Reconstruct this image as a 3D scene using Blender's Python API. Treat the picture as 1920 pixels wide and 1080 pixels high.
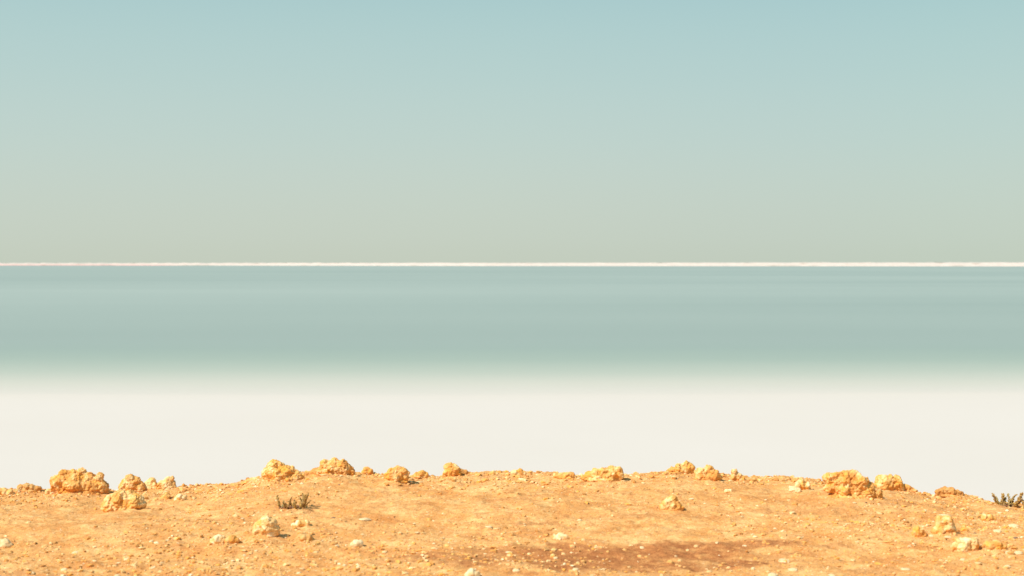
import bpy, bmesh, math, random
import numpy as np
from mathutils import Vector, Matrix, noise as mn

S = bpy.context.scene
for o in list(bpy.data.objects): bpy.data.objects.remove(o)
COL = S.collection
random.seed(7)

# ------------------------------------------------------------------ camera
EYE = 1.60                       # eye height above the sandy bank
HORIZ = 493.5                    # horizon row of the 1920 x 1080 frame
FPX = 50.0/36.0*1920.0
cam = bpy.data.cameras.new('camera'); cam.lens = 50; cam.sensor_width = 36
cam.shift_y = -(540-HORIZ)/1920.0
cam.clip_start = 0.1; cam.clip_end = 60000
cam.dof.use_dof = True; cam.dof.focus_distance = 12.8; cam.dof.aperture_fstop = 2.8
co = bpy.data.objects.new('camera', cam); COL.objects.link(co)
co.location = (0, 0, EYE); co.rotation_euler = (math.radians(90), 0, 0)
S.camera = co

# ------------------------------------------------------------------ light
SUN_EL, SUN_AZ = 47.0, -125.0    # azimuth from +Y, clockwise positive: behind the camera, to the left
w = bpy.data.worlds.new('World'); S.world = w; w.use_nodes = True
nt = w.node_tree; nt.nodes.clear()
N = nt.nodes.new; L = nt.links.new
out = N('ShaderNodeOutputWorld'); bg = N('ShaderNodeBackground'); bg.inputs['Strength'].default_value = 0.1
sky = N('ShaderNodeTexSky'); sky.sky_type = 'NISHITA'; sky.sun_disc = False
sky.sun_elevation = math.radians(SUN_EL); sky.sun_rotation = math.radians(SUN_AZ)
sky.dust_density = 3.0
tc = N('ShaderNodeTexCoord'); sep = N('ShaderNodeSeparateXYZ'); L(tc.outputs['Generated'], sep.inputs[0])
ramp = N('ShaderNodeValToRGB')
def srgb(r, g, b):
    f = lambda c: (c/255/12.92 if c/255 <= .04045 else ((c/255+.055)/1.055)**2.4)
    return (f(r), f(g), f(b), 1)
def sk(r, g, b): return tuple(c*.815 for c in srgb(r, g, b)[:3])+(1,)
SKY = [(0.0, sk(200,209,193)), (0.018, sk(202,212,198)), (0.05, sk(200,213,202)), (0.085, sk(194,213,206)),
       (0.13, sk(186,211,207)), (0.19, sk(172,206,206)), (0.35, sk(140,184,196)), (1.0, sk(92,136,166))]
el = ramp.color_ramp.elements
el[0].position, el[0].color = SKY[0]; el[1].position, el[1].color = SKY[-1]
for p, c in SKY[1:-1]:
    e = el.new(p); e.color = c
ramp.color_ramp.interpolation = 'B_SPLINE'
L(sep.outputs['Z'], ramp.inputs['Fac'])
sc = N('ShaderNodeVectorMath'); sc.operation = 'SCALE'; sc.inputs['Scale'].default_value = 10.0
L(ramp.outputs['Color'], sc.inputs[0])
# vignetting put into the sky colour: lighter and bluer towards both sides
azr = N('ShaderNodeValToRGB'); azf = N('ShaderNodeMath'); azf.operation = 'MULTIPLY_ADD'; azf.inputs[1].default_value = .5; azf.inputs[2].default_value = .5
L(sep.outputs['X'], azf.inputs[0]); L(azf.outputs[0], azr.inputs['Fac'])
ae = azr.color_ramp.elements; ae[0].position = .30; ae[0].color = (1.09,1.11,1.26,1); ae[1].position = .70; ae[1].color = (.98,1.02,1.26,1)
for p, c in ((.335, (1.08,1.10,1.25,1)), (.365, (1.01,1.03,1.09,1)), (.40, (1,1.01,1.04,1)), (.50, (1,1,1,1)), (.605, (.96,.985,1.03,1)), (.665, (.97,1.01,1.25,1))): ae.new(p).color = c
azr.color_ramp.interpolation = 'B_SPLINE'
tint = N('ShaderNodeMix'); tint.data_type = 'RGBA'; tint.blend_type = 'MULTIPLY'; tint.inputs['Factor'].default_value = 1
L(sc.outputs['Vector'], tint.inputs['A']); L(azr.outputs['Color'], tint.inputs['B'])
mx = N('ShaderNodeMix'); mx.data_type = 'RGBA'; mx.inputs['Factor'].default_value = 0.06
L(tint.outputs['Result'], mx.inputs['A']); L(sky.outputs['Color'], mx.inputs['B'])
L(mx.outputs['Result'], bg.inputs['Color']); L(bg.outputs[0], out.inputs[0])

sd = bpy.data.lights.new('sun', 'SUN'); sd.energy = 4.4; sd.angle = math.radians(0.6); sd.color = (1.0, .955, .87)
so = bpy.data.objects.new('sun', sd); COL.objects.link(so)
a, e_ = math.radians(SUN_AZ), math.radians(SUN_EL)
sv = Vector((math.sin(a)*math.cos(e_), math.cos(a)*math.cos(e_), math.sin(e_)))
so.rotation_euler = sv.to_track_quat('Z', 'Y').to_euler(); so.location = (0, 0, 30)
S.view_settings.view_transform = 'Standard'; S.view_settings.look = 'None'
S.view_settings.exposure = 0.30; S.view_settings.gamma = 1; S.view_settings.use_curve_mapping = False

# ------------------------------------------------------------------ noise
def _h(i, j, k, seed):
    n = (i.astype(np.int64)*374761393 + j.astype(np.int64)*668265263 + k.astype(np.int64)*2147483647//3 + seed*974634777) & 0x7fffffff
    n = (n ^ (n >> 13))*1274126177 & 0x7fffffff
    n = (n ^ (n >> 16))*668265263 & 0x7fffffff
    return ((n ^ (n >> 15)) & 0xffff)/32767.5-1.0
def vnoise(x, y, z, seed=0):
    x, y, z = np.broadcast_arrays(np.asarray(x, float), np.asarray(y, float), np.asarray(z, float))
    i, j, k = np.floor(x), np.floor(y), np.floor(z); u, v, t = x-i, y-j, z-k
    u = u*u*u*(u*(u*6-15)+10); v = v*v*v*(v*(v*6-15)+10); t = t*t*t*(t*(t*6-15)+10)
    r = 0
    for a_ in (0, 1):
        for b_ in (0, 1):
            for c_ in (0, 1):
                r = r + _h(i+a_, j+b_, k+c_, seed)*(u if a_ else 1-u)*(v if b_ else 1-v)*(t if c_ else 1-t)
    return r
def fbm(x, y, z, octv=4, seed=0, gain=.5):
    r = 0; am = 1; f = 1
    for o_ in range(octv):
        r = r+am*vnoise(x*f, y*f, z*f, seed+o_*17); am *= gain; f *= 2.03
    return r
def sst(a_, b_, v):
    t = np.clip((v-a_)/(b_-a_), 0, 1); return t*t*(3-2*t)

# ------------------------------------------------------------------ terrain shape
CREST = [(-900,960),(-300,930),(0,921),(40,917),(90,918),(200,916),(240,921),(330,918),(400,914),(440,909),(470,903),(495,893),(560,886),
         (600,883),(700,888),(760,891),(830,894),(900,889),(960,889),(1040,889),(1090,890),(1180,886),(1250,886),(1300,890),
         (1390,898),(1430,900),(1480,897),(1520,900),(1550,907),(1640,908),(1700,916),(1730,928),(1760,932),(1790,928),
         (1820,931),(1850,941),(1880,949),(1920,952),(2300,960),(3000,975)]
YC = 10.5
CX = np.array([(p-960)/FPX*YC for p, _ in CREST]); CZ = np.array([EYE-(q-HORIZ)/FPX*YC for _, q in CREST])
FLOOR = -1.46
# sand drifted up around the feet of the bigger rocks
MOUND = [(150,912,62,.020),(245,916,40,.018),(228,956,50,.022),(525,897,50,.030),(632,891,48,.026),(742,902,38,.020),(848,894,30,.018),(1125,900,52,.024),(1278,889,40,.016),(1330,901,40,.020),(1585,932,66,.045),(1670,922,40,.020),(1775,1003,34,.020),(1815,1036,40,.018),(1868,1033,30,.016),(498,1006,36,.022),(1260,956,34,.018),(420,1020,34,.018)]
MOUND = [((p-960)/FPX*min(10.35, EYE*FPX/(q-HORIZ)), min(10.2, EYE*FPX/(q-HORIZ))-.05, r/FPX*10, h) for p, q, r, h in MOUND]
def height(x, y):
    x = np.asarray(x, float); y = np.asarray(y, float)
    zc = np.interp(x, CX, CZ)
    yc = YC+.12*vnoise(x*1.3, 0, 0, 5)
    z = zc*sst(8.4, YC-.1, y)
    z = z+.030*vnoise(x*.9, y*1.3, .5, 1)*sst(YC, 9.2, y)+.016*vnoise(x*2.4, y*3.2, .5, 2)*(1-.6*sst(9.6, YC, y))
    z = z-.030*np.exp(-(((x-.75)/.95)**2+((y-7.85)/.33)**2))          # shallow hollow of dark rust earth
    for mx_, my_, mr_, mh_ in MOUND: z = z+mh_*np.exp(-((x-mx_)/(mr_*.8))**2-((y-my_)/(mr_*1.0+.05))**2)
    near = np.exp(-((np.maximum(0, np.abs(x)-6)/8)**2))
    z = z+near*(.0105*fbm(x*7, y*9, .3, 4, 11)+.009*np.abs(fbm(x*26, y*30, .7, 3, 31)))
    z = z+.010*np.maximum(0, vnoise(x*9, y*9, 2.2, 8)-.35)
    t = np.maximum(0, y-yc)
    z = z-(np.sqrt(t*t+.02)-.1414)*.62
    z = z+.25*np.minimum(0, 0*x)
    return np.maximum(z, FLOOR)
def hit(px, py):
    """ground point seen at a pixel of the 1920 x 1080 photograph"""
    k = (py-HORIZ)/FPX
    ys = np.arange(6.0, 12.5, .01); xs = (px-960)/FPX*ys
    g = height(xs, ys); r = EYE-k*ys
    i = np.nonzero(g >= r)[0]
    if len(i): y = ys[i[0]]
    else: y = ys[np.argmin(np.where(ys < 10.9, r-g, 9))]
    x = (px-960)/FPX*y
    return float(x), float(y), float(height(x, y))

# ------------------------------------------------------------------ materials
def new_mat(name):
    m = bpy.data.materials.new(name); m.use_nodes = True
    t = m.node_tree; t.nodes.clear()
    o_ = t.nodes.new('ShaderNodeOutputMaterial'); b = t.nodes.new('ShaderNodeBsdfPrincipled')
    t.links.new(b.outputs[0], o_.inputs[0]); b.inputs['Specular IOR Level'].default_value = .25
    return m, t, b, o_
def nz(t, scale, det=4, rough=.55, vec=None, dist=0):
    n = t.nodes.new('ShaderNodeTexNoise'); n.inputs['Scale'].default_value = scale; n.inputs['Detail'].default_value = det
    n.inputs['Roughness'].default_value = rough; n.inputs['Distortion'].default_value = dist
    if vec: t.links.new(vec, n.inputs['Vector'])
    return n
def rmp(t, src, stops):
    r = t.nodes.new('ShaderNodeValToRGB'); E = r.color_ramp.elements
    def c4(c): return c if len(c) == 4 else (*c, 1)
    E[0].position, E[0].color = stops[0][0], c4(stops[0][1]); E[1].position, E[1].color = stops[-1][0], c4(stops[-1][1])
    for p, c in stops[1:-1]: E.new(p).color = c4(c)
    t.links.new(src, r.inputs['Fac']); return r
def mix(t, fac, a_, b_, mode='MIX'):
    m = t.nodes.new('ShaderNodeMix'); m.data_type = 'RGBA'; m.blend_type = mode
    for s, v in (('Factor', fac), ('A', a_), ('B', b_)):
        if hasattr(v, 'default_value'): t.links.new(v, m.inputs[s])
        elif s == 'Factor': m.inputs[s].default_value = v
        else: m.inputs[s].default_value = (*v, 1)
    return m.outputs['Result']
def bw(v): return (v, v, v)
def bump(t, b, h, strength, dist):
    n = t.nodes.new('ShaderNodeBump'); n.inputs['Strength'].default_value = strength; n.inputs['Distance'].default_value = dist
    t.links.new(h, n.inputs['Height']); t.links.new(n.outputs[0], b.inputs['Normal'])

def sand_material():
    m, t, b, o_ = new_mat('orange_sand'); g = t.nodes.new('ShaderNodeNewGeometry').outputs['Position']
    base = rmp(t, nz(t, 3.2, 6, .62, g, .4).outputs[0], [(.30, (.55,.215,.058)), (.46, (.70,.325,.100)), (.60, (.76,.395,.142)), (.75, (.80,.485,.19))]).outputs[0]
    rust = rmp(t, nz(t, 15, 6, .65, g, .6).outputs[0], [(.50, bw(0)), (.62, bw(1))]).outputs[0]
    rm = t.nodes.new('ShaderNodeMath'); rm.operation = 'MULTIPLY'; rm.inputs[1].default_value = .8; t.links.new(rust, rm.inputs[0])
    c = mix(t, rm.outputs[0], base, (.56,.235,.075))
    grains = rmp(t, nz(t, 95, 4, .75, g).outputs[0], [(.30, (.42,.33,.27)), (.47, (1,1,1)), (.66, (1.2,1.3,1.5))]).outputs[0]
    c = mix(t, .85, c, grains, 'MULTIPLY')
    pale = rmp(t, nz(t, 60, 2, .5, g).outputs[0], [(.63, bw(0)), (.70, bw(1))]).outputs[0]
    pm = t.nodes.new('ShaderNodeMath'); pm.operation = 'MULTIPLY'; pm.inputs[1].default_value = .55; t.links.new(pale, pm.inputs[0])
    c = mix(t, pm.outputs[0], c, (.90,.66,.38))
    pt = rmp(t, nz(t, 7, 5, .65, g, .8).outputs[0], [(.55, bw(0)), (.68, (.7,.7,.7))]).outputs[0]
    c = mix(t, pt, c, (.84,.54,.22))
    dk = rmp(t, nz(t, 34, 4, .6, g, .5).outputs[0], [(.60, bw(0)), (.69, (.75,.75,.75))]).outputs[0]
    c = mix(t, dk, c, (.50,.20,.07))
    at = t.nodes.new('ShaderNodeAttribute'); at.attribute_name = 'damp'
    dn = rmp(t, nz(t, 14, 5, .7, g, .6).outputs[0], [(.34, (.32,.11,.036)), (.52, (.47,.18,.058)), (.72, (.64,.30,.10))]).outputs[0]
    da = mix(t, .8, dn, grains, 'MULTIPLY')
    c = mix(t, at.outputs['Fac'], c, da)
    t.links.new(c, b.inputs['Base Color']); b.inputs['Roughness'].default_value = .95; b.inputs['Specular IOR Level'].default_value = .1
    bump(t, b, nz(t, 110, 4, .7, g).outputs[0], .55, .006)
    return m
def rock_material(name, pale, mid, deep, palew=.5):
    m, t, b, o_ = new_mat(name); tcn = t.nodes.new('ShaderNodeTexCoord')
    oi = t.nodes.new('ShaderNodeObjectInfo'); ad = t.nodes.new('ShaderNodeVectorMath'); ad.operation = 'ADD'
    t.links.new(tcn.outputs['Object'], ad.inputs[0]); t.links.new(oi.outputs['Location'], ad.inputs[1]); g = ad.outputs[0]
    c = rmp(t, nz(t, 13, 6, .65, g, .5).outputs[0], [(.33, deep), (.50, mid), (.50+.16*(1-palew)+.04, pale)]).outputs[0]
    og = rmp(t, nz(t, 17, 4, .6, g, .3).outputs[0], [(.53, bw(0)), (.62, bw(.75))]).outputs[0]
    if name.endswith('limestone'): c = mix(t, og, c, (.84,.38,.065))
    sp = rmp(t, nz(t, 70, 4, .7, g).outputs[0], [(.30, (.66,.55,.46)), (.44, (1,1,1)), (.7, (1.08,1.1,1.12))]).outputs[0]
    c = mix(t, .8, c, sp, 'MULTIPLY')
    t.links.new(c, b.inputs['Base Color']); b.inputs['Roughness'].default_value = .93; b.inputs['Specular IOR Level'].default_value = .12
    bump(t, b, nz(t, 75, 5, .7, g).outputs[0], .6, .006)
    return m
SAND = sand_material()
M = {
 'ochre': rock_material('ochre_limestone', (.88,.57,.27), (.78,.385,.115), (.64,.25,.055), .5),
 'yellow': rock_material('yellow_limestone', (.90,.61,.30), (.80,.425,.13), (.68,.285,.065), .55),
 'cream': rock_material('cream_limestone', (.92,.72,.44), (.84,.54,.24), (.70,.35,.10), .7),
 'rust': rock_material('rust_stone', (.74,.46,.20), (.64,.31,.09), (.42,.17,.05), .3),
 'white': rock_material('pale_pebble_stone', (.90,.72,.44), (.84,.60,.32), (.72,.44,.2), .8),
 'dark': rock_material('dark_pebble_stone', (.42,.27,.17), (.27,.15,.09), (.18,.09,.06), .3),
}
def salt_material():
    m, t, b, o_ = new_mat('white_salt_bed'); g = t.nodes.new('ShaderNodeNewGeometry').outputs['Position']
    c = rmp(t, nz(t, .12, 4, .5, g).outputs[0], [(.3, (.600,.540,.488)), (.7, (.616,.556,.506))]).outputs[0]
    t.links.new(c, b.inputs['Base Color']); b.inputs['Roughness'].default_value = .7; b.inputs['Specular IOR Level'].default_value = 0
    return m
def ridge_material():
    m, t, b, o_ = new_mat('heaped_salt'); g = t.nodes.new('ShaderNodeNewGeometry').outputs['Position']
    c = rmp(t, nz(t, .35, 5, .6, g).outputs[0], [(.3, (.52,.44,.39)), (.7, (.59,.505,.45))]).outputs[0]
    at = t.nodes.new('ShaderNodeAttribute'); at.attribute_name = 'pink'
    c = mix(t, at.outputs['Fac'], c, (.60,.36,.33))
    t.links.new(c, b.inputs['Base Color']); b.inputs['Roughness'].default_value = .8
    return m
def water_material():
    m, t, b, o_ = new_mat('shallow_brine'); g = t.nodes.new('ShaderNodeNewGeometry').outputs['Position']
    s = t.nodes.new('ShaderNodeSeparateXYZ'); t.links.new(g, s.inputs[0])
    # depth grows with distance from the shore; the edge wanders a little
    mp = t.nodes.new('ShaderNodeMapping'); mp.inputs['Scale'].default_value = (.035, .10, 1); t.links.new(g, mp.inputs[0])
    n = nz(t, 1.0, 3, .5, mp.outputs[0])
    ma = t.nodes.new('ShaderNodeMath'); ma.operation = 'MULTIPLY_ADD'; ma.inputs[1].default_value = 3.0
    t.links.new(n.outputs[0], ma.inputs[0]); t.links.new(s.outputs['Y'], ma.inputs[2])
    def band(a_, b_):
        mr = t.nodes.new('ShaderNodeMapRange'); mr.interpolation_type = 'SMOOTHSTEP'; mr.inputs['From Min'].default_value = a_; mr.inputs['From Max'].default_value = b_
        t.links.new(ma.outputs[0], mr.inputs['Value']); return mr.outputs[0]
    depth = band(30.0, 62.0)
    # broad wind lanes across the pond
    mp2 = t.nodes.new('ShaderNodeMapping'); mp2.inputs['Scale'].default_value = (.004, .022, 1); t.links.new(g, mp2.inputs[0])
    lane = rmp(t, nz(t, 1.0, 3, .5, mp2.outputs[0]).outputs[0], [(.3, (.272,.318,.276)), (.7, (.352,.392,.342))]).outputs[0]
    # over the shallows the white bed shows straight through the brine
    bed = rmp(t, nz(t, .12, 4, .5, g).outputs[0], [(.3, (.600,.540,.488)), (.7, (.616,.556,.506))]).outputs[0]
    shallow = rmp(t, depth, [(0, (.608,.548,.497)), (.05, (.597,.540,.482)), (.134, (.555,.515,.44)), (.286, (.425,.44,.365)), (.51, (.322,.37,.306)), (.77, (.280,.332,.284)), (1, (.275,.324,.286))]).outputs[0]
    c = mix(t, rmp(t, depth, [(0, bw(0)), (.04, bw(1))]).outputs[0], bed, shallow)
    t.links.new(mix(t, rmp(t, depth, [(.75, bw(0)), (1, bw(1))]).outputs[0], c, lane), b.inputs['Base Color'])
    sr = rmp(t, depth, [(.05, bw(0)), (1, bw(.5))]).outputs[0]; t.links.new(sr, b.inputs['Specular IOR Level'])
    b.inputs['Roughness'].default_value = .34; b.inputs['IOR'].default_value = 1.33
    return m
def plain(name, col, rough=.8, col2=None):
    m, t, b, o_ = new_mat(name)
    if col2:
        g = t.nodes.new('ShaderNodeNewGeometry').outputs['Position']
        t.links.new(rmp(t, nz(t, 60, 3, .6, g).outputs[0], [(.35, col), (.65, col2)]).outputs[0], b.inputs['Base Color'])
    else: b.inputs['Base Color'].default_value = (*col, 1)
    b.inputs['Roughness'].default_value = rough
    return m

# ------------------------------------------------------------------ object helpers
def obj(name, me, mat, parent=None, loc=(0,0,0), **props):
    o = bpy.data.objects.new(name, me); COL.objects.link(o)
    if mat is not None and not me.materials: me.materials.append(mat)
    o.location = loc
    if parent: o.parent = parent
    for k, v in props.items(): o[k] = v
    return o
def mesh_np(name, co_, faces, smooth=True):
    me = bpy.data.meshes.new(name); nv, nf = len(co_), len(faces); k = faces.shape[1]
    me.vertices.add(nv); me.vertices.foreach_set('co', np.ascontiguousarray(co_, dtype=np.float32).ravel())
    me.loops.add(nf*k); me.loops.foreach_set('vertex_index', np.ascontiguousarray(faces, dtype=np.int32).ravel())
    me.polygons.add(nf); me.polygons.foreach_set('loop_start', np.arange(0, nf*k, k, dtype=np.int32))
    me.polygons.foreach_set('loop_total', np.full(nf, k, dtype=np.int32))
    me.polygons.foreach_set('use_smooth', np.full(nf, smooth, dtype=bool))
    me.update(); me.validate(); return me
def grid_faces(nx, ny):
    i = np.arange(nx-1)[None, :]+np.arange(ny-1)[:, None]*nx
    return np.stack([i, i+1, i+1+nx, i+nx], -1).reshape(-1, 4)
def set_attr(me, name, v):
    at = me.attributes.new(name, 'FLOAT', 'POINT'); at.data.foreach_set('value', np.ascontiguousarray(v, dtype=np.float32))

# ------------------------------------------------------------------ ground sheet (bank, then on to the horizon)
def grow(a_, lim, s, f=1.28):
    r = []; v = a_
    while v < lim: s *= f; v += s; r.append(v)
    return r
xd = np.arange(-4.3, 4.3001, .0125); gx = grow(4.3, 30000, .0125, 1.25)
xs = np.concatenate([-np.array(gx[::-1]), xd, gx])
yd = np.arange(6.7, 11.3, .0135); ys = np.concatenate([-np.array(grow(-6.7, 400, .0135, 1.3))[::-1], yd, np.arange(11.35, 14.2, .06), grow(14.2, 30000, .06, 1.3)])
X, Y = np.meshgrid(xs, ys); Z = height(X, Y)
me = mesh_np('ground', np.stack([X, Y, Z], -1).reshape(-1, 3), grid_faces(len(xs), len(ys)))
# dark rust-coloured earth: soft-edged patches lying in and around the hollow
RUST_PATCH = [(1140,1046,250,26,1),(1250,1030,190,19,1),(900,1040,150,9,.8),(1400,1017,135,8,.9),(980,1027,140,9,.55),(870,1048,100,9,.5),(1430,1034,110,6,.6),
        (1560,1023,90,4,.5),(930,951,60,4,.5),(1010,983,55,3,.5),(1500,963,90,4,.35),(1640,1068,60,6,.35),(60,1075,120,6,.35),
        (1440,1044,70,4,.5),(1700,949,60,6,.45),(1290,973,200,3,.3),(250,980,80,3,.3),(800,1048,140,4,.4),(1100,1066,90,10,.6)]
damp = np.zeros_like(X)
for px, py, rw, rh, am in RUST_PATCH:
    x0 = (px-960)/FPX*EYE*FPX/(py-HORIZ); y0 = EYE*FPX/(py-HORIZ)
    rx = rw/FPX*y0; ry = abs(EYE*FPX/(py-rh-HORIZ)-EYE*FPX/(py+rh-HORIZ))/2
    d = np.sqrt(((X-x0)/rx)**2+((Y-y0)/ry)**2)
    mskd = d < 2.5
    nn = np.zeros_like(X); nn[mskd] = .42*fbm(X[mskd]*4, Y[mskd]*6, .1, 5, 77, .62)
    damp = np.maximum(damp, np.where(mskd, am*(1-sst(.65, 1.15, d+nn)), 0))
set_attr(me, 'damp', damp.ravel())
obj('ground', me, SAND, kind='structure')

# ------------------------------------------------------------------ salt flat, water, ridge of salt
def sheet(name, xs_, ys_, z):
    x_, y_ = np.meshgrid(xs_, ys_); return mesh_np(name, np.stack([x_, y_, np.full_like(x_, z)], -1).reshape(-1, 3), grid_faces(len(xs_), len(ys_)))
wide = np.array([-6000,-2500,-1000,-400,-150,-50,0,50,150,400,1000,2500,6000], float)
obj('salt_flat', sheet('salt_flat', wide, np.array([11.5,20,40,80,200,600,1600,3000.]), -1.42), salt_material(), kind='structure')
wx = np.concatenate([[-6000,-2500,-1000,-400,-150,-70], np.linspace(-50, 50, 161), [70,150,400,1000,2500,6000]])
WX, WY = np.meshgrid(wx, np.array([0.,30.5,34,40,60,100,200,400,800,1500,2000.]))
WY[0] = 28.6+.45*vnoise(wx*.22, 0, 0, 61)+.25*vnoise(wx*.7, 0, 0, 62)          # the wandering edge of the brine
WZ = np.full_like(WX, -1.416); WZ[0] = -1.426                                    # the sheet dips under the salt at its edge
obj('water', mesh_np('water', np.stack([WX, WY, WZ], -1).reshape(-1, 3), grid_faces(len(wx), 11)), water_material(), kind='structure')

D = 1450.0
rx_ = np.linspace(-3200, 3200, 2400); prof = np.linspace(0, 1, 17)
px_ = rx_/D*FPX+960
D = 1500.0
topy = np.interp(px_, [-2000,0,150,500,960,1300,1920,4000], [493.4,493.1,492.9,492.8,492.8,492.3,491.9,491.6])
wav = .34*np.sin(px_*2*np.pi/37+.9*np.sin(px_/91))*np.interp(px_, [0,500,900,1400], [1,.85,.4,.25])+.16*vnoise(px_/9, 0, 0, 3)+.25*vnoise(px_/23, 4, 0, 9)
wav += sum(.9*np.exp(-((px_-c)/7.0)**2) for c in (318, 800, 925))*.6
basey = np.interp(px_, [-800,0,400,900,1920,2800], [1900,1850,1760,1560,1330,1240])
ztop = EYE-(topy-wav-HORIZ)/FPX*(basey+8)
vs = []
for k, p in enumerate(prof):
    hgt = math.sin(p*math.pi)**.75 if 0 < p < 1 else 0
    yy = basey+p*16+1.2*vnoise(px_/14, k*.7, 0, 21)
    zz = -1.5+(ztop+1.5)*hgt*(1+.03*vnoise(px_/11, k*.9, 3, 22))*1
    if k == 8: zz = ztop
    vs.append(np.stack([rx_, yy, zz], -1))
V = np.concatenate(vs)
me = mesh_np('salt_ridge', V, grid_faces(len(rx_), len(prof)))
pk = np.clip((.35-V[:, 2])/.7, 0, 1)*np.clip((230-(V[:, 0]/D*FPX+960))/80, 0, 1)
set_attr(me, 'pink', pk*.8)
obj('salt_ridge', me, ridge_material(), kind='structure', label='long low white salt ridge across the far side of the water')

# ------------------------------------------------------------------ rocks
def remesh(bm, voxel):
    me_ = bpy.data.meshes.new('tmp'); bm.to_mesh(me_); bm.free()
    o = bpy.data.objects.new('tmp', me_); COL.objects.link(o)
    md = o.modifiers.new('r', 'REMESH'); md.mode = 'VOXEL'; md.voxel_size = voxel; md.use_smooth_shade = True; md.adaptivity = 0
    sm = o.modifiers.new('s', 'SMOOTH'); sm.factor = .5; sm.iterations = 9
    dg = bpy.context.evaluated_depsgraph_get(); dg.update()
    r = bpy.data.meshes.new_from_object(o.evaluated_get(dg)); bpy.data.objects.remove(o); bpy.data.meshes.remove(me_)
    return r
def rock(lobes, base, mat, label, name='rock', cat='rock', rough=1.0, flat=1.0, group=None, pits=1.0):
    bx = sum(l[0] for l in lobes)/len(lobes)
    x0, y0, z0 = hit(bx, base)
    mpp = y0/FPX
    R = max(l[2] for l in lobes)*mpp
    depth_c = y0+R*.75
    if y0 > 10.2: depth_c = y0+R*.35
    bm = bmesh.new(); rnd = random.Random(int(bx*7+base))
    m2 = depth_c/FPX
    L3 = []
    for (px, py, r) in lobes:
        rr = r*m2; L3.append((Vector(((px-bx)*m2, rnd.uniform(-.3, .3)*rr, (EYE-(py-HORIZ)*m2)-z0-.22*rr)), rr*1.26))
    ext = []
    for i, (p, r) in enumerate(L3):
        for q, t in L3[i+1:]:
            if (p-q).length < 1.75*(r+t): ext.append(((p+q)/2-Vector((0, 0, .12*(r+t)/2)), min(r, t)*.98))
        if p.z > r*.5: ext.append((Vector((p.x, p.y, p.z*.45)), r*1.02))
    for kk, (p, r) in enumerate(L3+ext):
        core = kk < len(L3)
        ret = bmesh.ops.create_icosphere(bm, subdivisions=3, radius=1)
        pl = [(Vector((rnd.gauss(0,1), rnd.gauss(0,1), rnd.gauss(0,1))).normalized(), rnd.uniform(.60, .92)) for _ in range(9)]
        ax = rnd.uniform(1.0, 1.2), rnd.uniform(1.0, 1.35), rnd.uniform(1.0, 1.12)
        for v in ret['verts']:
            w_ = v.co.copy()
            for nrm, dd in pl:
                h_ = w_.dot(nrm)
                if h_ > dd: w_ -= nrm*(h_-dd)*.9
            v.co = p+Vector((w_.x*r*ax[0], w_.y*r*ax[1], w_.z*r*ax[2]*flat))
    # buried root that carries the visible lobes
    span = (max(l[0]+l[2] for l in lobes)-min(l[0]-l[2] for l in lobes))*m2*.46
    mt = Matrix.Translation(((min(l[0]-l[2] for l in lobes)+max(l[0]+l[2] for l in lobes))/2*m2-bx*m2, 0, -R*.15)) @ Matrix.Diagonal((span, max(R, span*.45), R*.62, 1))
    bmesh.ops.create_icosphere(bm, subdivisions=3, radius=1, matrix=mt)
    me_ = remesh(bm, max(.0036, min(.0075, span/40)))
    n = len(me_.vertices); c = np.empty(n*3, np.float32); me_.vertices.foreach_get('co', c); c = c.reshape(-1, 3).astype(float)
    nm = np.empty(n*3, np.float32); me_.vertices.foreach_get('normal', nm); nm = nm.reshape(-1, 3)
    s = bx*.173
    k = rough*min(1.0, R/.05)
    d = .010*k*fbm(c[:,0]*22+s, c[:,1]*22, c[:,2]*22, 3, 5)
    rid = 1-np.abs(vnoise(c[:,0]*34+s, c[:,1]*34, c[:,2]*40, 8))
    d -= .006*k*np.clip(rid-.80, 0, 1)*3*(.5+.5*vnoise(c[:,0]*9+s, c[:,1]*9, c[:,2]*9, 4))
    pit = vnoise(c[:,0]*58+s, c[:,1]*58, c[:,2]*58, 12)
    d -= .013*k*pits*np.clip(pit-.38, 0, 1)
    big = vnoise(c[:,0]*24+s*2, c[:,1]*24, c[:,2]*24, 19)
    d -= .026*k*pits*np.clip(big-.52, 0, 1)
    cr = vnoise(c[:,0]*16+s, c[:,1]*16, c[:,2]*30, 41); d -= .006*k*np.clip(1-np.abs(cr)/.10, 0, 1)
    d += .0045*k*fbm(c[:,0]*85+s, c[:,1]*110, c[:,2]*110, 2, 6)
    c = c+nm*d[:, None]
    me_.vertices.foreach_set('co', c.astype(np.float32).ravel()); me_.update()
    me_.name = name; me_.materials.clear(); me_.materials.append(M[mat])
    o = obj(name, me_, None, loc=(x0, depth_c, z0), label=label, category=cat)
    if group: o['group'] = group
    return o

G1 = 'weathered rocks strewn over the sandy bank'
def R_(lobes, base, mat, label, **k): return rock(lobes, base, mat, label, group=G1, **k)
R_([(112,901,14),(122,892,12),(136,886,9),(150,888,11),(142,903,17),(165,903,13),(183,897,9),(190,908,10),(176,910,12),(152,910,13),(106,910,12)], 921, 'ochre',
   'large lumpy pitted ochre boulder on the crest at far left, biggest on the left')
R_([(50,910,6),(60,913,6),(38,914,6),(71,915,5)], 920, 'rust', 'low brown crumbling rock on the crest left of the large pitted ochre boulder')
R_([(100,917,6),(91,921,5),(108,915,5)], 926, 'cream', 'pale cream rock at the front left foot of the large pitted ochre boulder')
R_([(244,896,8),(234,905,9),(253,903,9),(262,909,7),(229,911,7),(246,910,8)], 918, 'ochre', 'peaked crumbly ochre rock on the crest directly behind the rounded yellow boulder')
R_([(283,902,7),(275,908,6),(290,908,6),(281,911,6)], 917, 'yellow', 'small knobbly yellow rock on the crest, in the middle of three left of the dip')
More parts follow.
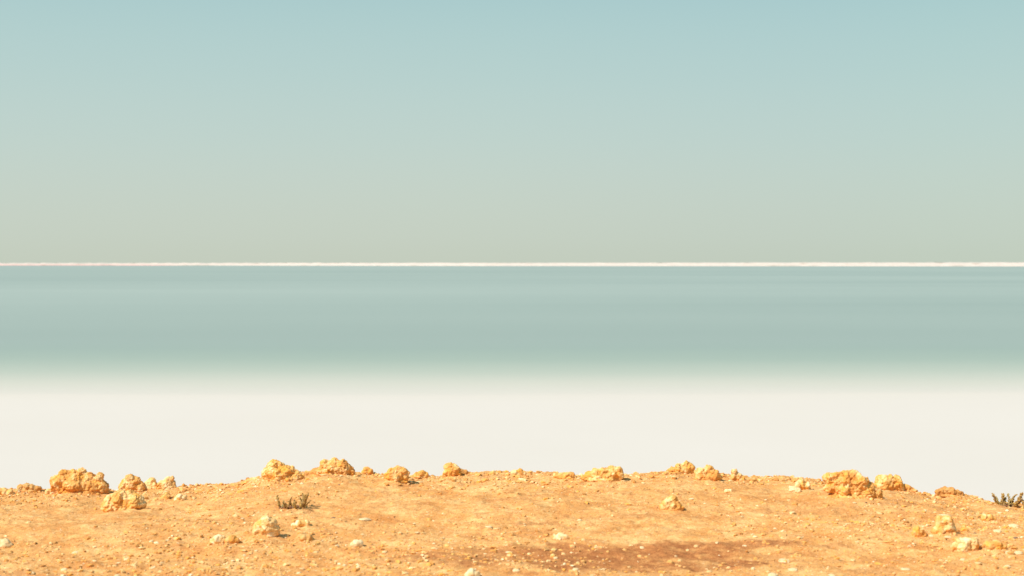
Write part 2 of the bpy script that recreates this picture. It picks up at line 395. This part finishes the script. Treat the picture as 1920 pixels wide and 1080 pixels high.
R_([(314,900,6),(322,896,4),(304,906,7),(318,908,7),(325,911,5)], 917, 'cream', 'pale jagged rock with raised right corner, on the crest beside the small knobbly yellow rock')
R_([(205,940,12),(223,931,13),(240,927,10),(254,936,11),(262,944,7),(224,944,12),(196,948,8),(244,943,10)], 955, 'yellow',
   'rounded yellow boulder with a shaded right side, standing in front of the crest at left', pits=.5)
R_([(311,929,6),(304,933,4)], 936, 'yellow', 'small yellowish rock below the pale jagged crest rock', rough=.7)
R_([(337,930,6),(344,933,5),(330,933,4)], 938, 'cream', 'small cream rock to the right of the small yellowish rock below the crest', rough=.7)
R_([(513,874,12),(503,883,11),(527,876,11),(541,883,10),(554,888,8),(497,890,8),(520,886,13),(563,891,5)], 898, 'yellow',
   'large smooth-backed yellow boulder sloping down to the right on the crest above the dark shrub', pits=.6)
R_([(590,882,5),(583,885,4),(576,887,4),(596,880,4)], 890, 'rust', 'thin row of brown stones between the two large yellow crest boulders')
R_([(611,874,12),(624,869,10),(640,871,11),(651,879,8),(610,883,8),(630,880,11),(660,884,5)], 890, 'ochre',
   'large golden boulder with dark hollows in its left side, tallest on the crest', pits=1.7)
R_([(687,880,5),(682,884,4),(694,883,5)], 888, 'ochre', 'small humped rock on the crest just right of the tallest golden boulder')
R_([(733,885,7),(748,878,6),(741,893,9),(757,885,6),(728,892,7),(764,888,4),(749,889,7)], 903, 'ochre',
   'cluster-like broken orange rock with a pale knob on top, on the crest left of centre', pits=1.3)
R_([(790,887,6),(797,889,5),(781,890,5),(773,893,4)], 896, 'yellow', 'low yellow rock on the crest between the broken orange rock and the upright block')
R_([(842,875,8),(852,876,8),(838,884,7),(855,884,8),(846,884,9)], 893, 'ochre', 'upright blocky ochre rock standing alone on the crest near the centre')
R_([(865,882,4),(873,884,4),(879,887,3)], 889, 'rust', 'small dark brown rock leaning against the right side of the upright blocky rock')
R_([(925,886,4),(919,888,3),(931,888,3)], 890, 'yellow', 'tiny low rock on the crest just right of the upright blocky rock', rough=.7)
R_([(965,885,5),(975,882,5),(983,886,3),(960,887,3)], 890, 'yellow', 'small knobbly yellow rock on the crest at the centre of the view', rough=.8)
R_([(1103,891,7),(1120,885,8),(1135,882,8),(1146,878,6),(1158,881,7),(1163,886,5),(1128,890,8),(1094,894,5),(1145,886,7)], 899, 'yellow',
   'long low yellow rock rising to the right on the crest right of centre')
R_([(1370,919,3),(1362,920,3)], 924, 'cream', 'flat cream stone below the small triangular crest rock', rough=.6, name='stone', cat='stone')
R_([(1262,878,5),(1273,875,7),(1289,869,6),(1296,876,7),(1283,879,8),(1255,881,4)], 887, 'yellow',
   'crumbly pale yellow rock with a high knob at its right end, on the crest')
R_([(1314,884,9),(1329,882,9),(1341,889,8),(1322,892,8),(1350,895,5),(1334,895,7)], 900, 'ochre',
   'rounded ochre rock with dark flecks at the right foot of the crumbly knobbed rock')
R_([(1378,884,5),(1384,891,6),(1392,896,5),(1376,892,5)], 901, 'ochre', 'small triangular rock on the crest with its point to the upper left')
R_([(1416,898,3),(1409,900,3)], 903, 'rust', 'tiny brown stone on the crest right of the triangular rock', name='stone', cat='stone', rough=.6)
R_([(1467,896,5),(1457,898,4),(1476,898,5)], 902, 'rust', 'low rusty mound of rock on the crest left of the large right hand boulder')
R_([(1504,902,6),(1512,908,6),(1497,908,6),(1518,913,4),(1506,912,6)], 917, 'cream', 'cream rock leaning on the slope just left of the large right hand boulder')
R_([(1489,916,5),(1497,920,5),(1483,914,3)], 925, 'white', 'thin pale slab tilted on the sand below the leaning cream rock', rough=.5, name='stone', cat='stone')
R_([(1555,896,8),(1562,892,7),(1574,893,10),(1591,890,9),(1610,897,14),(1628,912,13),(1644,924,9),(1584,902,12),(1603,912,13),(1600,892,10)], 932, 'ochre',
   'largest boulder on the right, rounded and orange with a dark hollow near its left end', pits=.9)
R_([(1655,900,10),(1669,897,8),(1682,901,9),(1666,908,10),(1690,909,6),(1648,907,7)], 919, 'yellow', 'round pale yellow boulder behind and right of the largest right hand boulder')
R_([(1764,920,5),(1774,917,5),(1786,918,5),(1796,921,4),(1804,923,3),(1758,922,4)], 929, 'rust', 'flat rust orange rock lying alone on the crest between boulder and right hand shrub')
R_([(1766,974,8),(1778,975,8),(1785,988,8),(1765,986,8),(1758,992,6),(1777,994,6)], 1001, 'yellow', 'broken yellow rock on the slope below the flat rust rock')
R_([(1720,992,7),(1729,997,7),(1735,1002,4)], 1006, 'ochre', 'small orange-bottomed rock just left of the broken yellow rock', rough=.8)
R_([(1808,1018,12),(1824,1016,10),(1795,1024,7),(1815,1026,8)], 1034, 'cream', 'bright cream boulder half buried near the lower right corner', pits=.4)
R_([(1858,1021,7),(1873,1020,8),(1884,1024,5)], 1031, 'ochre', 'orange rock directly right of the half buried cream boulder', pits=.5)
R_([(1848,969,6),(1859,969,5),(1867,972,3)], 976, 'yellow', 'small low yellow rock on the slope below the right hand shrub', rough=.7)
R_([(1249,942,7),(1262,936,7),(1271,946,7),(1243,949,5),(1258,947,7),(1280,951,4)], 955, 'yellow', 'yellow crumbled rock alone on the open sand right of centre', pits=1.3)
R_([(1261,918,3),(1258,921,3)], 924, 'rust', 'tiny upright rust stone above the yellow crumbled rock', name='stone', cat='stone', rough=.6)
R_([(498,976,9),(484,984,8),(508,982,9),(516,992,7),(495,992,9),(480,996,6),(505,994,8)], 1004, 'cream',
   'pale knobbly rock with an orange foot on the sand below the dark shrub')
R_([(407,1009,7),(415,1010,6),(398,1014,4)], 1018, 'cream', 'low pale rock with a pointed top in the left foreground', rough=.8)
R_([(434,1010,7),(444,1014,5),(427,1013,5)], 1019, 'ochre', 'low orange rock touching the pointed pale rock in the left foreground', rough=.8)
R_([(560,980,6),(573,980,6),(549,984,4)], 986, 'cream', 'smooth pale rock just showing through the sand right of the pale knobbly rock', rough=.5, pits=.3)
R_([(568,1007,6),(579,1007,6),(587,1011,3)], 1014, 'rust', 'small orange brown rock below the smooth pale buried rock', rough=.7)
R_([(668,1017,7),(661,1021,5),(674,1018,5)], 1027, 'white', 'bright cream faceted stone standing alone in the left foreground', rough=.5, pits=.3, name='stone', cat='stone')
R_([(885,1074,8),(892,1076,6),(878,1078,6)], 1084, 'white', 'cream stone cut by the bottom edge of the photo', rough=.5, pits=.3, name='stone', cat='stone')
R_([(1050,1004,6),(1062,1006,5),(1041,1007,4)], 1011, 'cream', 'low pale rock above the dark rust coloured patch', rough=.5, pits=.3)
R_([(8,1018,8),(-6,1020,8),(16,1022,4)], 1027, 'white', 'cream rock at the left edge of the photo, low in the foreground', rough=.5, pits=.3)
R_([(6,921,6),(-6,920,6),(18,922,5)], 928, 'yellow', 'low yellowish rock on the crest at the left edge of the photo', rough=.7)
R_([(1043,890,4),(1052,889,5),(1062,889,5),(1071,890,5)], 895, 'yellow', 'low string of yellow rubble on the crest left of the long low yellow rock', rough=.8)
R_([(455,905,3),(464,902,4),(473,899,4),(482,897,4)], 905, 'yellow', 'row of small rubble on the crest at the left foot of the smooth-backed yellow boulder', rough=.8)
R_([(1705,913,4),(1716,920,4),(1697,911,4)], 922, 'ochre', 'low rubble on the crest sloping down right of the round pale yellow boulder', rough=.8)

# ------------------------------------------------------------------ pebbles: shared meshes, individual objects
def pebble_mesh(seed, sub=3, mat='white'):
    bm = bmesh.new(); bmesh.ops.create_icosphere(bm, subdivisions=sub, radius=1)
    rnd = random.Random(seed)
    pl = [(Vector((rnd.gauss(0,1), rnd.gauss(0,1), rnd.gauss(0,1))).normalized(), rnd.uniform(.62, .9)) for _ in range(7)]
    for v in bm.verts:
        p = v.co.copy()
        for nrm, dd in pl:
            q = p.dot(nrm)
            if q > dd: p -= nrm*(q-dd)*.85
        p *= 1+.10*mn.noise(v.co*1.6+Vector((seed, 0, 0)))+.04*mn.noise(v.co*5+Vector((seed, 3, 0)))
        v.co = p
    me_ = bpy.data.meshes.new('pebble'); bm.to_mesh(me_); bm.free()
    for p in me_.polygons: p.use_smooth = True
    me_.materials.append(M[mat]); return me_
PM = {k: [pebble_mesh(i*5+j, 3, k) for i in range(3)] for j, k in enumerate(('white', 'cream', 'ochre', 'rust', 'dark', 'yellow'))}
PEB = [(511,1004,12,7,'white'),(283,1014,10,6,'white'),(726,1048,11,7,'white'),(803,1056,18,8,'white'),(968,1067,18,8,'white'),
 (1258,1052,14,11,'yellow'),(1275,1050,8,8,'cream'),(1204,1026,11,8,'white'),(1183,1022,10,5,'cream'),(1297,935,12,5,'white'),(1473,1050,28,8,'white'),
 (1488,1066,22,9,'white'),(1413,1064,9,9,'white'),(1450,1078,20,7,'white'),(1500,1007,13,6,'cream'),(1780,1006,18,7,'white'),
 (1806,1047,12,9,'white'),(1872,995,18,8,'white'),(1902,983,26,11,'white'),(1700,1067,22,8,'white'),(1747,1004,9,7,'white'),(1772,967,28,8,'white'),
 (566,906,11,5,'white'),(106,1028,11,9,'cream'),(141,1034,17,8,'white'),(237,1047,13,7,'white'),(250,1058,12,7,'cream'),
 (313,1012,11,6,'white'),(385,1048,11,7,'cream'),(414,1042,9,6,'cream'),(645,1058,12,8,'white'),(672,1060,11,8,'white'),
 (52,978,12,7,'cream'),(118,1050,9,7,'cream'),(120,1066,16,8,'white'),(60,1075,12,7,'white'),(815,1028,16,6,'cream'),(800,1042,12,7,'cream'),
 (917,987,16,5,'white'),(933,990,12,4,'cream'),(1087,974,10,5,'white'),(764,1022,11,7,'yellow'),(976,1007,10,7,'yellow'),(1351,998,10,7,'rust'),
 (992,1038,12,7,'cream'),(1057,1037,9,7,'cream'),(1042,1045,10,7,'white'),(1080,1067,14,8,'white'),(1094,1011,9,7,'cream'),(1086,1055,8,8,'yellow'),
 (1345,1017,8,6,'white'),(1306,1022,10,8,'cream'),(1290,1030,8,7,'cream'),(1545,1030,9,5,'rust'),(1470,1008,14,5,'cream'),(1571,974,8,4,'white'),
 (1602,943,10,4,'white'),(1626,1005,13,6,'yellow'),(1667,1015,22,6,'ochre'),(1755,1022,22,6,'ochre'),(1730,1037,20,8,'rust'),(1765,1049,10,7,'cream'),
 (1783,1050,9,6,'yellow'),(1703,988,13,5,'rust'),(1828,999,8,4,'dark'),(1600,920,9,5,'white'),(1565,927,10,5,'cream'),(1836,1055,14,6,'cream'),(1890,1062,14,8,'white'),
 (1911,1035,20,8,'white'),(1893,1035,16,8,'white'),(1650,961,14,4,'cream'),(1735,956,9,4,'white'),(1905,1008,12,6,'dark'),
 (625,970,9,4,'dark'),(700,972,9,4,'rust'),(683,971,30,10,'white'),(636,908,6,4,'dark'),(33,943,14,5,'rust'),(122,949,12,5,'rust'),(148,948,14,3,'rust'),(100,1018,12,6,'rust'),
 (740,900,10,4,'white'),(785,902,16,5,'cream'),(1190,911,9,5,'cream'),(1170,901,12,4,'cream'),(1253,908,10,4,'ochre'),(1480,937,10,4,'cream'),(1436,936,6,4,'white'),
 (1560,925,12,6,'white'),(1830,947,10,4,'cream'),(1876,960,12,5,'white'),(1790,950,10,4,'cream'),(540,1057,11,6,'cream'),(465,1045,10,6,'cream'),
 (590,1034,14,5,'cream'),(620,1028,9,5,'white'),(420,1052,10,6,'rust'),(470,1053,12,5,'rust'),(360,1052,11,5,'rust'),(320,1018,12,5,'rust'),
 (1366,1062,10,7,'cream'),(1330,1070,11,7,'cream'),(1180,1062,8,6,'cream'),(1212,1043,9,6,'yellow'),(1140,1033,8,6,'yellow'),(1560,1077,18,8,'white'),
 (1600,1050,12,6,'cream'),(1630,1060,10,6,'cream'),(220,1077,14,7,'white'),(300,1070,12,7,'cream'),(560,1073,12,7,'white'),(760,1074,14,7,'cream'),(1240,1077,12,7,'cream')]
WORD = {'white': 'pale cream', 'cream': 'light sandy', 'ochre': 'orange', 'rust': 'rusty brown', 'dark': 'dark brown', 'yellow': 'yellow'}
ANCH = [(148,900,'large pitted ochre boulder'),(228,938,'rounded yellow boulder'),(550,940,'dark stubby shrub'),(498,985,'pale knobbly rock'),
 (525,880,'smooth-backed yellow boulder'),(630,875,'tallest golden boulder'),(740,890,'broken orange rock'),(845,880,'upright blocky rock'),
 (970,884,'small rock on the central crest'),(1130,885,'long low yellow rock'),(1280,875,'crumbly knobbed rock'),(1382,890,'triangular crest rock'),(1260,945,'yellow crumbled rock'),
 (1600,908,'largest right hand boulder'),(1775,985,'broken yellow rock'),(1815,1020,'half buried cream boulder'),(1867,1022,'right edge orange rock'),
 (1240,1032,'damp rust coloured patch'),(668,1018,'faceted cream stone'),(885,1074,'bottom edge cream stone'),(1885,940,'wiry shrub'),
 (5,1020,'left edge cream rock'),(420,1012,'pointed pale rock'),(1052,1006,'low pale central rock'),(575,1008,'small orange brown rock')]
def place(px, py):
    ax, ay, nm_ = min(ANCH, key=lambda a_: ((a_[0]-px)**2+((a_[1]-py)*2)**2))
    dx, dy = px-ax, (py-ay)*2
    if nm_.startswith('damp') and abs(dx) < 150 and abs(py-ay) < 18: return 'lying in the '+nm_
    v_ = 'below' if dy > 0 else 'above'; h_ = 'right' if dx > 0 else 'left'
    if abs(dx) > 2.2*abs(dy): rel = f'{h_} of'
    elif abs(dy) > 2.2*abs(dx): rel = v_
    else: rel = f'{v_} and {h_} of'
    return f'on sand {rel} the {nm_}'
def plabel(px, py, ww, k): return f"{'broad flat' if ww >= 16 else 'small'} {WORD[k]} stone {place(px, py)}"
raw = [plabel(p[0], p[1], p[2], p[4]) for p in PEB]
LAB = {}
for l_ in set(raw):
    ids = sorted([i for i, r_ in enumerate(raw) if r_ == l_], key=lambda i: PEB[i][0]); n_ = len(ids)
    for q, i in enumerate(ids):
        if n_ == 1: LAB[i] = l_; continue
        w1 = {0: 'leftmost', n_-1: 'rightmost'}.get(q, 'middle' if n_ == 3 else ('second from left,' if q == 1 else 'third from left,' if q == 2 else 'fourth from left,'))
        LAB[i] = w1+' '+l_
        if len(LAB[i].split()) > 16: LAB[i] = LAB[i].replace(' on sand', '')
mul = random.Random(3)
for i, (px, py, ww, hh, k) in enumerate(PEB):
    x, y, z = hit(px, py+hh*.45); m_ = y/FPX
    me_ = PM[k][i % 3]
    sx, sy, sz = ww*m_*.5, ww*m_*mul.uniform(.38, .55), hh*m_*.46
    o = obj('pebble', me_, None, loc=(x, y+sy*.5, z-sz*.12), label=LAB[i], category='stone')
    o['group'] = 'loose stones scattered on the sand'
    o.rotation_euler = (mul.uniform(-.15, .15), mul.uniform(-.12, .12), mul.uniform(-.5, .5)); o.scale = (sx, sy, sz)

# ------------------------------------------------------------------ gravel: countless small chips, one object per tone
def gravel(name, count, tone, smin, smax, seed, ylo=6.7):
    r = np.random.RandomState(seed)
    bm = bmesh.new(); bmesh.ops.create_icosphere(bm, subdivisions=1, radius=1)
    bv = np.array([v.co[:] for v in bm.verts]); bf = np.array([[v.index for v in f.verts] for f in bm.faces]); bm.free()
    x = []; y = []
    while len(x) < count:
        yy = r.uniform(ylo, 10.75); xx = r.uniform(-.42, .42)*yy
        dens = .35+.45*float(vnoise(xx*1.1, yy*1.4, 0, 91))+.35*max(0, (8.6-yy)/1.6)+.35*max(0, xx-2.0)/1.2+(.45 if yy > 10.1 else 0)
        if r.rand() < dens: x.append(xx); y.append(yy)
    x = np.array(x); y = np.array(y); s = smin+(smax-smin)*r.rand(count)**3.2; z = height(x, y)+s*.15
    th = r.uniform(0, 6.28, count); a1 = r.uniform(.8, 1.5, count); a2 = r.uniform(.7, 1.1, count); a3 = r.uniform(.35, .8, count)
    jit = 1+r.uniform(-.28, .28, (count, len(bv), 1))
    p = bv[None]*jit*np.stack([a1, a2, a3], -1)[:, None]*s[:, None, None]
    c_, s_ = np.cos(th)[:, None], np.sin(th)[:, None]
    q = np.stack([p[..., 0]*c_-p[..., 1]*s_+x[:, None], p[..., 0]*s_+p[..., 1]*c_+y[:, None], p[..., 2]+z[:, None]], -1).reshape(-1, 3)
    f = (bf[None]+np.arange(count)[:, None, None]*len(bv)).reshape(-1, 3)
    obj(name, mesh_np(name, q, f, False), M[tone], kind='stuff', label=f'{WORD[tone]} gravel scattered over the sandy bank', category='gravel')
gravel('gravel', 5200, 'cream', .0022, .012, 1)
gravel('gravel', 1000, 'white', .003, .015, 2)
gravel('gravel', 7500, 'ochre', .0022, .015, 3)
gravel('gravel', 4200, 'rust', .002, .013, 4)
gravel('gravel', 2600, 'yellow', .004, .020, 17)
gravel('gravel', 1200, 'rust', .005, .018, 18)
gravel('gravel', 1300, 'ochre', .005, .022, 7, 9.9)
gravel('gravel', 700, 'yellow', .005, .020, 27, 9.9)
gravel('gravel', 350, 'cream', .006, .024, 8, 10.0)
gravel('gravel', 300, 'rust', .006, .022, 9, 10.0)
gravel('gravel', 450, 'dark', .002, .007, 5)

# ------------------------------------------------------------------ shrubs
STEM = plain('shrub_stem', (.24,.14,.055), .85, (.38,.24,.10))
LEAF = plain('shrub_leaf', (.36,.19,.045), .95, (.56,.36,.10))
LEAFG = plain('shrub_leaf_grey', (.34,.24,.08), .95, (.54,.41,.17))
BASE = plain('shrub_root', (.17,.07,.04), .9, (.27,.12,.06))
def tube(path, radii, seg=7):
    bm = bmesh.new(); rings = []
    for i, p in enumerate(path):
        d = (path[min(i+1, len(path)-1)]-path[max(i-1, 0)]).normalized(); q = d.to_track_quat('Z', 'Y')
        rings.append([bm.verts.new(p+q @ Vector((math.cos(k*6.2832/seg)*radii[i], math.sin(k*6.2832/seg)*radii[i], 0))) for k in range(seg)])
    for a_, b_ in zip(rings, rings[1:]):
        for k in range(seg): bm.faces.new((a_[k], a_[(k+1) % seg], b_[(k+1) % seg], b_[k]))
    bm.faces.new(rings[0][::-1]); bm.faces.new(rings[-1]); return bm
def to_mesh(bm, name, mat):
    m_ = bpy.data.meshes.new(name); bm.to_mesh(m_); bm.free()
    for p in m_.polygons: p.use_smooth = True
    m_.materials.append(mat); return m_
def shrub(px, py, stems, label, seed, dense=1.0):
    x0, y0, z0 = hit(px, py); m_ = y0/FPX; rnd = random.Random(seed)
    root = bpy.data.objects.new('desert_shrub', None); COL.objects.link(root); root.location = (x0, y0, z0)
    root.empty_display_size = .05; root['label'] = label; root['category'] = 'shrub'; root['group'] = 'low dark shrubs on the bank'
    xa, xb = min(s[0] for s in stems), max(s[0] for s in stems)
    rb = tube([Vector(((xa-px)*m_-.006, 0, -.004)), Vector(((xa*.6+xb*.4-px)*m_, -.01, .003)), Vector(((xa*.3+xb*.7-px)*m_, .005, .004)), Vector(((xb-px)*m_+.006, 0, -.004))], [.003, .007, .008, .003])
    obj('root_crown', to_mesh(rb, 'root_crown', BASE), None, root)
    for (bx, by, tx, ty, th, grey) in stems:
        dy0, dy1 = rnd.uniform(-.03, .03), rnd.uniform(-.07, .06)
        a_ = Vector(((bx-px)*m_, dy0, -.006)); b_ = Vector(((tx-px)*m_, dy1, (by-ty)*m_)); n_ = 10
        path = []; rad = []
        side = Vector((rnd.uniform(-.01, .01), rnd.uniform(-.01, .01), 0))
        for i in range(n_+1):
            t = i/n_; sag = math.sin(t*math.pi)
            path.append(a_.lerp(b_, t)+side*sag+Vector((0, 0, -.12*(b_-a_).length*sag*(abs(tx-bx)*m_/max(.01, (b_-a_).length)))))
            rad.append(th*m_*(.55-.25*t))
        so_ = obj('stem', to_mesh(tube(path, rad), 'stem', STEM), None, root)
        lb = bmesh.new(); ln = (b_-a_).length
        cnt = int(ln/.0028*dense)
        for i in range(cnt):
            t = rnd.uniform(.16, 1.02); j = min(n_-1, int(t*n_)); p = path[j].lerp(path[j+1], min(1, t*n_-j))
            ax = (path[j+1]-path[j]).normalized()
            outv = Vector((rnd.gauss(0,1), rnd.gauss(0,1), rnd.gauss(0,.5))).normalized()
            dr = (ax*1.0+outv*.75).normalized(); l = th*m_*rnd.uniform(.7, 1.25)*(1.1-.35*t); q = dr.to_track_quat('Z', 'Y')
            mt = Matrix.Translation(p+dr*l*.5+outv*th*m_*.25) @ q.to_matrix().to_4x4() @ Matrix.Diagonal((l*.34, l*.26, l*.62, 1))
            bmesh.ops.create_icosphere(lb, subdivisions=1, radius=1, matrix=mt)
        lo = obj('foliage', to_mesh(lb, 'foliage', LEAFG if grey else LEAF), None, so_); lo['kind'] = 'stuff'
    return root
shrub(1885, 949, [(1872,948,1857,924,4,0),(1870,946,1871,930,3.2,1),(1877,948,1882,927,4.2,0),(1880,948,1886,930,3,0),(1886,949,1889,934,3.4,1),(1888,949,1893,928,3.6,1),
                  (1894,949,1897,931,3.6,1),(1895,949,1903,928,4.4,0),(1897,949,1912,922,4.2,0),(1899,949,1907,935,3.4,0),(1903,950,1911,939,3.2,1),(1875,948,1865,939,2.6,1)],
      'wiry grey brown desert shrub with splayed twigs on the crest at the right edge', 4)
shrub(1926, 955, [(1924,955,1918,938,4,0),(1927,955,1926,936,4,0),(1930,955,1938,932,4,0),(1922,955,1915,949,4,1)],
      'small shrub cut by the right edge of the photo, beside the wiry shrub', 5)
shrub(550, 952, [(524,949,518,927,3.8,0),(527,949,530,939,3,1),(533,949,532,937,3,1),(539,951,537,940,2.8,1),(541,950,546,931,2.8,0),(544,951,541,940,3.2,1),(551,952,552,939,3.2,0),
                 (553,952,558,938,2.8,0),(558,953,557,942,3,0),(562,953,565,930,3.4,0),(564,953,571,930,3.6,0),(567,953,576,926,3.4,0),(569,954,579,927,3.4,0),(567,953,562,934,3,1),
                 (563,953,569,935,4,0),(571,953,584,938,2.6,0),(559,953,550,944,2.6,0)],
      'dark stubby desert shrub on open sand below the smooth-backed yellow boulder', 6, 1.0)
# thin modelled strip standing in for the shrub's cast shadow
tw = [Vector(p) for p in ((0,0,.004), (.03,-.03,.006), (.065,-.075,.004))]
x, y, z = hit(571, 955)
obj('shadow_strip', to_mesh(tube(tw, [.004,.0035,.002]), 'shadow_strip', STEM), None, loc=(x, y, z), label='thin brown strip standing in for shadow at the right foot of the dark stubby shrub', category='shadow_strip')
